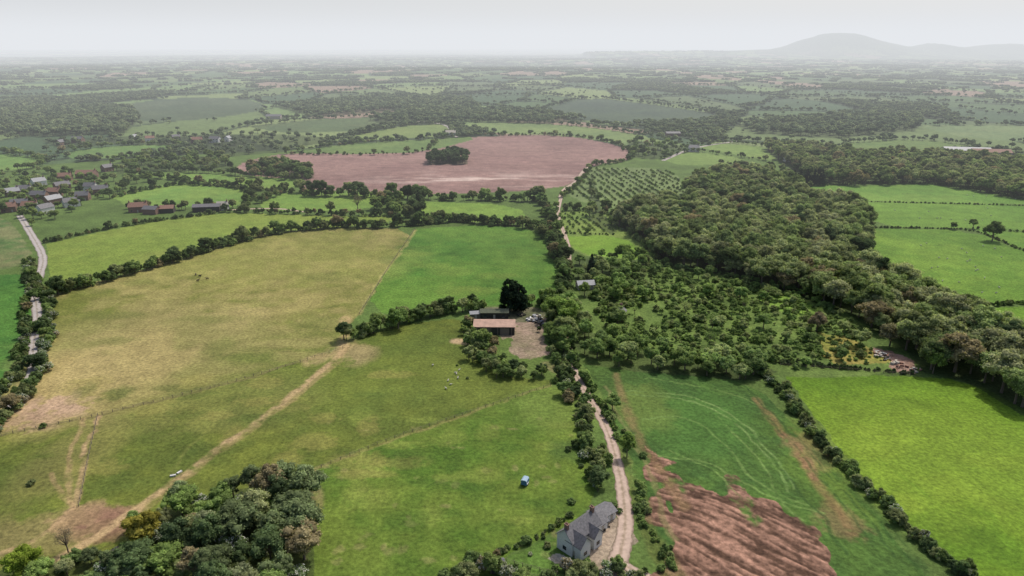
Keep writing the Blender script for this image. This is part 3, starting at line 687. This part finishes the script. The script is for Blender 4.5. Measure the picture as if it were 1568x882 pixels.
def block(par,L,W,hw,hr,ox,oy,rot,wm,rm,win=2,floors=2,chim=0,ov=.35):
    c,s=math.cos(rot),math.sin(rot);T=lambda v:(ox+v[0]*c-v[1]*s,oy+v[0]*s+v[1]*c,v[2])
    a,b=L/2,W/2
    V=[(-a,-b,-.5),(a,-b,-.5),(a,b,-.5),(-a,b,-.5),(-a,-b,hw),(a,-b,hw),(a,b,hw),(-a,b,hw),(-a,0,hw+hr),(a,0,hw+hr)]
    mk('walls',[T(v) for v in V],[(0,1,5,4),(2,3,7,6),(1,2,6,9,5),(3,0,4,8,7)],wm,par)
    k=hr/b;e=b+ov;z0=hw-ov*k+.03;z1=hw+hr+.03;A=a+ov;t=.16
    V=[];Fc=[]
    for sg in(-1,1):
        n=len(V);V+=[(-A,sg*e,z0),(A,sg*e,z0),(A,0,z1),(-A,0,z1),(-A,sg*e,z0+t),(A,sg*e,z0+t),(A,0,z1+t),(-A,0,z1+t)]
        Fc+=[(n,n+1,n+2,n+3),(n+4,n+5,n+6,n+7),(n,n+1,n+5,n+4),(n+1,n+2,n+6,n+5),(n+3,n,n+4,n+7)]
    mk('roof',[T(v) for v in V],Fc,rm,par)
    if win:
        V=[];Fc=[];V2=[];F2=[]
        for f in range(floors):
            z=.9+f*2.6
            if z+1.2>hw+.1: break
            for i in range(win):
                x=-a+(i+.5)*L/win
                for sg in(-1,1):
                    if f==0 and i==win//2: boxv(x,sg*b,0,.95,.06,2.05,V2,F2)
                    else: boxv(x,sg*b,z,1.2,.08,1.1,V,Fc);boxv(x,sg*b,z-.1,1.4,.16,.1,V2,F2)
            for sg in(-1,1): boxv(sg*a,0,z,.08,1.2,1.1,V,Fc)
        if V: mk('windows',[T(v) for v in V],Fc,M_glass,par)
        if V2: mk('doors_and_sills',[T(v) for v in V2],F2,M_pale,par)
    if chim:
        V=[];Fc=[]
        for q in ([-1,1] if chim==2 else [1]):
            boxv(q*(a-.6),0,hw+hr-.9,.75,1.0,2.1,V,Fc);boxv(q*(a-.6),0,hw+hr+1.2,.95,1.2,.15,V,Fc);boxv(q*(a-.6),.22,hw+hr+1.35,.25,.25,.4,V,Fc);boxv(q*(a-.6),-.22,hw+hr+1.35,.25,.25,.4,V,Fc)
        mk('chimney',[T(v) for v in V],Fc,M_brick,par)
def emp(name,px,py,rot=0):
    x,y=I(px,py);e=bpy.data.objects.new(name,None);link(e);e.location=(x,y,float(terr(np.array([x]),np.array([y]))[0]));e.rotation_euler=(0,0,math.radians(rot));e.empty_display_size=.5;return e
e=emp('white_cottage',886,830,44)
block(e,11,5.2,4.4,2.6,0,0,0,M_white,M_slate,4,2,2)
block(e,4.6,3.8,4.1,2.1,-3.3,-2.7,math.pi/2,M_white,M_slate,1,2)
block(e,4.0,3.2,3.9,1.8,2.0,-2.7,math.pi/2,M_white,M_slate,1,2)
block(e,3.8,4.2,2.5,1.3,7.6,.3,0,M_white,M_slate,1,1)
e=emp('garage',921,794,38)
block(e,6.4,4.4,2.4,1.0,0,0,0,M_white,M_slate,2,1)
e=emp('garden_shed',762,872,15)
block(e,3.2,2.4,2.0,.7,0,0,0,M_dark,M_slate,1,1,0,.2)
e=emp('barn',757,511,-1)
block(e,18,8.6,3.8,1.5,0,3.,0,M_dark,M_rust,0)
V=[];Fc=[]
for k in range(6): boxv(-7.6+k*3.05,-1.36,0,.3,.1,3.7,V,Fc)
mk('posts',V,Fc,M_wood,e)
V=[];Fc=[];boxv(-4,-1.42,0,4,.08,3.2,V,Fc);boxv(4.6,-1.42,0,4,.08,3.2,V,Fc);mk('doors',V,Fc,M_wood,e)
e=emp('cattle_shed',757,487,0)
block(e,13,5,3,1.0,0,1.5,0,M_dark,M_moss,3,1)
e=emp('outbuilding',728,486,10);block(e,5,3.5,2.4,.8,0,0,0,M_wood,M_grey,1,1)
BL=[
 ('brick_house',948,488,70,8,5,3.2,1.8,M_brick,M_slate,1),
 ('bungalow',896,441,10,9,6,2.6,1.6,M_pale,M_grey,0),
 ('brick_house',134,272,5,18,8,4.5,3,M_brick,M_tile,1),
 ('brick_house',32,318,20,12,7,4.5,2.6,M_brick,M_slate,1),
 ('farmhouse',213,324,15,13,7,4.5,2.8,M_brick,M_tile,2),
 ('farm_barn',233,327,-8,11,7,4,2,M_brick,M_slate,0),
 ('farm_barn',257,325,12,10,7,3.6,2,M_dark,M_tile,0),
 ('farm_barn',318,323,8,20,8,4,1.6,M_dark,M_slate,0),
 ('farmhouse',342,321,10,8,6,4,2.5,M_white,M_pale,1),
 ('white_house',140,292,0,10,7,4.5,2.8,M_white,M_slate,1),
 ('brick_house',302,219,10,14,8,5,3,M_brick,M_tile,1),
 ('white_house',330,218,-10,14,8,5,3,M_white,M_slate,1),
 ('brick_house',120,218,0,14,8,5,3,M_brick,M_slate,1),
 ('white_house',690,208,10,14,8,5,3,M_white,M_pale,1),
 ('farm_barn',1478,237,-12,50,18,6,3,M_pale,M_grey,0),
 ('farm_barn',1515,240,-12,40,16,6,3,M_pale,M_tile,0),
 ('white_house',1210,247,0,14,9,5,3,M_white,M_slate,1),
 ('white_house',1062,232,0,12,8,5,3,M_white,M_slate,1),
 ('farm_barn',1030,208,0,20,10,4,2,M_brick,M_slate,0),
 ('farm_barn',420,182,0,26,12,5,3,M_pale,M_slate,0),
 ('outbuilding',172,866,80,5,3.4,2.3,1.1,M_pale,M_wood,0)]
for k,(px,py) in enumerate([(85,300),(110,316),(62,305),(20,300),(48,322),(96,290),(128,306),(60,284),(100,276),(165,262),(38,296),(82,312),(15,324),(70,326),(155,296),(205,214),(230,216),(95,222),(270,214),(350,216)]):
    BL.append((['brick_house','white_house','brick_house'][k%3],px,py,(k*47)%90,10+k%3,6.8,4.4,2.8,[M_brick,M_white,M_brick][k%3],[M_tile,M_slate,M_slate,M_grey][k%4],1))
for nm,px,py,rot,Lh,W,hw,hr,wm,rm,ch in BL:
    block(emp(nm,px,py,rot),Lh,W,hw,hr,0,0,0,wm,rm,0 if 'barn' in nm else max(1,int(Lh/4)),2,ch)
# ---------- blue horse trailer ----------
e=emp('horse_trailer',804,741,70);e.scale=(.85,.85,.85)
V=[(-1.5,-1,.5),(1.5,-1,.5),(1.5,1,.5),(-1.5,1,.5),(-1.5,-1,2.1),(1.2,-1,2.1),(1.2,1,2.1),(-1.5,1,2.1),(1.5,-1,1.6),(1.5,1,1.6)]
mk('body',V,[(0,3,2,1),(0,1,8,5,4),(3,7,6,9,2),(0,4,7,3),(1,2,9,8),(8,9,6,5)],M_blue,e)
V=[(-1.6,-1.06,2.1),(1.25,-1.06,2.1),(1.25,-.6,2.45),(-1.6,-.6,2.45),(-1.6,.6,2.45),(1.25,.6,2.45),(1.25,1.06,2.1),(-1.6,1.06,2.1)]
mk('roof',V,[(0,1,2,3),(3,2,5,4),(4,5,6,7),(0,3,4,7),(1,6,5,2)],M_cyan,e)
V=[];Fc=[];boxv(2.1,0,.45,1.3,.1,.1,V,Fc);boxv(2.7,0,.1,.08,.08,.5,V,Fc);boxv(-.3,-1.12,.72,1.6,.2,.06,V,Fc);boxv(-.3,1.12,.72,1.6,.2,.06,V,Fc);mk('drawbar_and_mudguards',V,Fc,M_steel,e)
V=[];Fc=[]
for x in(-.65,.1):
    for y in(-1.1,1.1):
        n=len(V)
        for q in(-.1,.1):
            for k in range(14): V.append((x+.33*math.cos(k*math.tau/14),y+q,.33+.33*math.sin(k*math.tau/14)))
        Fc+=[(n+k,n+(k+1)%14,n+14+(k+1)%14,n+14+k) for k in range(14)]+[tuple(n+k for k in range(14)),tuple(n+14+k for k in range(14))]
mk('wheels',V,Fc,M_rub,e)
for px,py,rt in((265,729,20),(275,724,60)):
    e=emp('water_trough',px,py,rt);e.scale=(.7,.7,.7);V=[];Fc=[]
    boxv(0,-.45,.1,2.2,.06,.55,V,Fc);boxv(0,.45,.1,2.2,.06,.55,V,Fc);boxv(-1.1,0,.1,.06,.84,.55,V,Fc);boxv(1.1,0,.1,.06,.84,.55,V,Fc);boxv(0,0,.1,2.1,.8,.06,V,Fc);boxv(-.8,0,0,.15,.8,.1,V,Fc);boxv(.8,0,0,.15,.8,.1,V,Fc);boxv(0,0,.5,2.1,.8,.02,V,Fc)
    mk('trough_shell',V,Fc,M_white,e)
def pile(name,px,py,n,rad,mats):
    e=emp(name,px,py,random.uniform(0,90))
    for j,mt in enumerate(mats):
        V=[];Fc=[]
        for k in range(n):
            a=random.uniform(0,6.28);r=rad*random.random()**.7;s=random.uniform(.4,1.2)
            boxv(r*math.cos(a),r*math.sin(a)*.7,random.uniform(-.1,1.0)*(1-r/rad),s*random.uniform(.8,2),s*random.uniform(.5,1.1),s*random.uniform(.4,1),V,Fc,random.uniform(0,3))
        mk('debris_%d'%j,V,Fc,mt,e)
pile('scrap_pile',818,488,12,4.5,[M_pale,M_grey,M_dark,M_white])
pile('scrap_pile',828,496,9,3.5,[M_grey,M_dark,M_wood])
pile('scrap_pile',800,482,7,2.6,[M_wood,M_dark])
pile('rubble_pile',1352,546,10,4.5,[M_pale,M_grey,M_tile,M_dark]);pile('rubble_pile',1378,560,8,4,[M_pale,M_tile])
pile('rubble_pile',1402,566,6,3,[M_pale,M_tile])
pile('firewood_pile',925,806,6,1.4,[M_wood,M_dark])
def fence(pts,sp=3.2,h=1.15):
    P=chaikin(IL(pts),1);seg=np.diff(P,axis=0);L=np.hypot(seg[:,0],seg[:,1]);cum=np.r_[0,np.cumsum(L)];t=np.arange(0,cum[-1],sp)
    x=np.interp(t,cum,P[:,0]);y=np.interp(t,cum,P[:,1]);V=[];Fc=[]
    for k in range(len(t)):
        boxv(x[k],y[k],-.1,.14,.14,h+.1,V,Fc)
        if k: 
            a=math.atan2(y[k]-y[k-1],x[k]-x[k-1]);d=math.hypot(y[k]-y[k-1],x[k]-x[k-1])
            for z in(.45,.95): boxv((x[k]+x[k-1])/2,(y[k]+y[k-1])/2,z,d-.15,.04,.06,V,Fc,a)
    me=bpy.data.meshes.new('fence');me.from_pydata(V,[],Fc);me.materials.append(M_wood);link(bpy.data.objects.new('fence',me))
fence([(525,534),(380,580),(150,637),(0,668)]);fence([(477,722),(600,672),(690,642),(845,590)]);fence([(635,352),(600,402),(550,482)]);fence([(150,637),(138,690),(120,780)])
fence([(1195,560),(1290,566),(1405,576)]);fence([(775,860),(800,868),(860,882)],2.2)
# ---------- animals ----------
def animal(name,k,mat):
    V=[(0,0,.62),(.28,0,.66),(.52,0,.68),(.72,0,.86),(.92,0,.92),(1.08,0,.86),(-.3,0,.66),(-.42,0,.6),
       (.36,.14,.4),(.36,.15,.2),(.38,.15,.02),(.36,-.14,.4),(.36,-.15,.2),(.38,-.15,.02),
       (-.24,.15,.42),(-.34,.15,.24),(-.3,.15,.02),(-.24,-.15,.42),(-.34,-.15,.24),(-.3,-.15,.02),(-.5,0,.42),(.86,.1,.98),(.86,-.1,.98)]
    E=[(0,1),(1,2),(2,3),(3,4),(4,5),(0,6),(6,7),(1,8),(8,9),(9,10),(1,11),(11,12),(12,13),(6,14),(14,15),(15,16),(6,17),(17,18),(18,19),(7,20),(4,21),(4,22)]
    R=[.25,.25,.2,.11,.1,.06,.24,.16,.08,.045,.04,.08,.045,.04,.1,.05,.04,.1,.05,.04,.03,.03,.03]
    me=bpy.data.meshes.new(name);me.from_pydata([tuple(c*k for c in v) for v in V],E,[]);ob=bpy.data.objects.new(name+'_form',me);link(ob)
    ob.modifiers.new('s','SKIN');b=ob.modifiers.new('ss','SUBSURF');b.levels=1;b.render_levels=1
    for i,q in enumerate(R): me.skin_vertices[0].data[i].radius=(q*k,q*k);me.skin_vertices[0].data[i].use_root=(i==0)
    dg=bpy.context.evaluated_depsgraph_get();out=bpy.data.meshes.new_from_object(ob.evaluated_get(dg));out.name=name;out.materials.clear();out.materials.append(mat)
    bpy.data.objects.remove(ob);return out
SH=animal('sheep',.85,simple('wool',(.45,.42,.36),.95,.1));CW=animal('cow',1.35,simple('cow_hide',(.04,.025,.018),.8,.3))
def herd(name,me,pts):
    for a,b in pts:
        x,y=I(a,b);o=bpy.data.objects.new(name,me);link(o);o.location=(x,y,0);o.rotation_euler=(0,0,random.uniform(0,6.28))
herd('sheep',SH,[(683,596),(697,572),(703,568),(686,584),(701,580),(663,560),(699,574),(690,590)])
herd('sheep',SH,[(1400+random.uniform(0,150),random.uniform(368,452)) for _ in range(22)]+[(1360+random.uniform(0,190),random.uniform(316,342)) for _ in range(10)]+[(random.uniform(1480,1560),random.uniform(290,306)) for _ in range(5)])
herd('cow',CW,[(300,422),(306,424),(318,428),(303,431)])
# ---------- haze, sky, sun, camera ----------
m,nt=newmat('haze_air');L=nt.links.new
o=N(nt,'ShaderNodeOutputMaterial');ab=N(nt,'ShaderNodeVolumeAbsorption');ab.inputs['Color'].default_value=(0,0,0,1);SIG=1/6200.;ab.inputs['Density'].default_value=SIG
em=N(nt,'ShaderNodeEmission');em.inputs[0].default_value=(.79,.815,.85,1);em.inputs[1].default_value=SIG  # haze volume glows by itself, standing in for sunlight scattered in air
ad=N(nt,'ShaderNodeAddShader');L(ab.outputs[0],ad.inputs[0]);L(em.outputs[0],ad.inputs[1]);L(ad.outputs[0],o.inputs['Volume'])
V=[];Fc=[];boxv(0,45000+330,-60,110000,90000,780,V,Fc);mk('haze_air',V,Fc,m)
sd=math.radians(38);el=math.radians(56)
sv=Vector((math.sin(sd)*math.cos(el),math.cos(sd)*math.cos(el),math.sin(el)))
sl=bpy.data.lights.new('sun','SUN');sl.energy=3.5;sl.angle=math.radians(.5);sl.color=(1,.95,.87);so=bpy.data.objects.new('sun',sl);link(so);so.rotation_euler=sv.to_track_quat('Z','Y').to_euler()
w=bpy.data.worlds.new('World');scene.world=w;w.use_nodes=True;nt=w.node_tree;bg=nt.nodes['Background'];sk=nt.nodes.new('ShaderNodeTexSky');sk.sky_type='NISHITA';sk.sun_disc=False
sk.sun_elevation=el;sk.sun_rotation=sd;sk.dust_density=4;sk.air_density=1.0;sk.ozone_density=1;nt.links.new(sk.outputs[0],bg.inputs[0]);bg.inputs[1].default_value=.15
cam=bpy.data.cameras.new('camera');cam.sensor_width=36;cam.lens=36*F/1568;cam.clip_start=1;cam.clip_end=120000
co=bpy.data.objects.new('camera',cam);link(co);co.location=(0,0,CAMH);co.rotation_euler=(math.pi/2-TH,0,0);scene.camera=co
scene.view_settings.view_transform='Standard';scene.view_settings.look='None';scene.view_settings.exposure=0
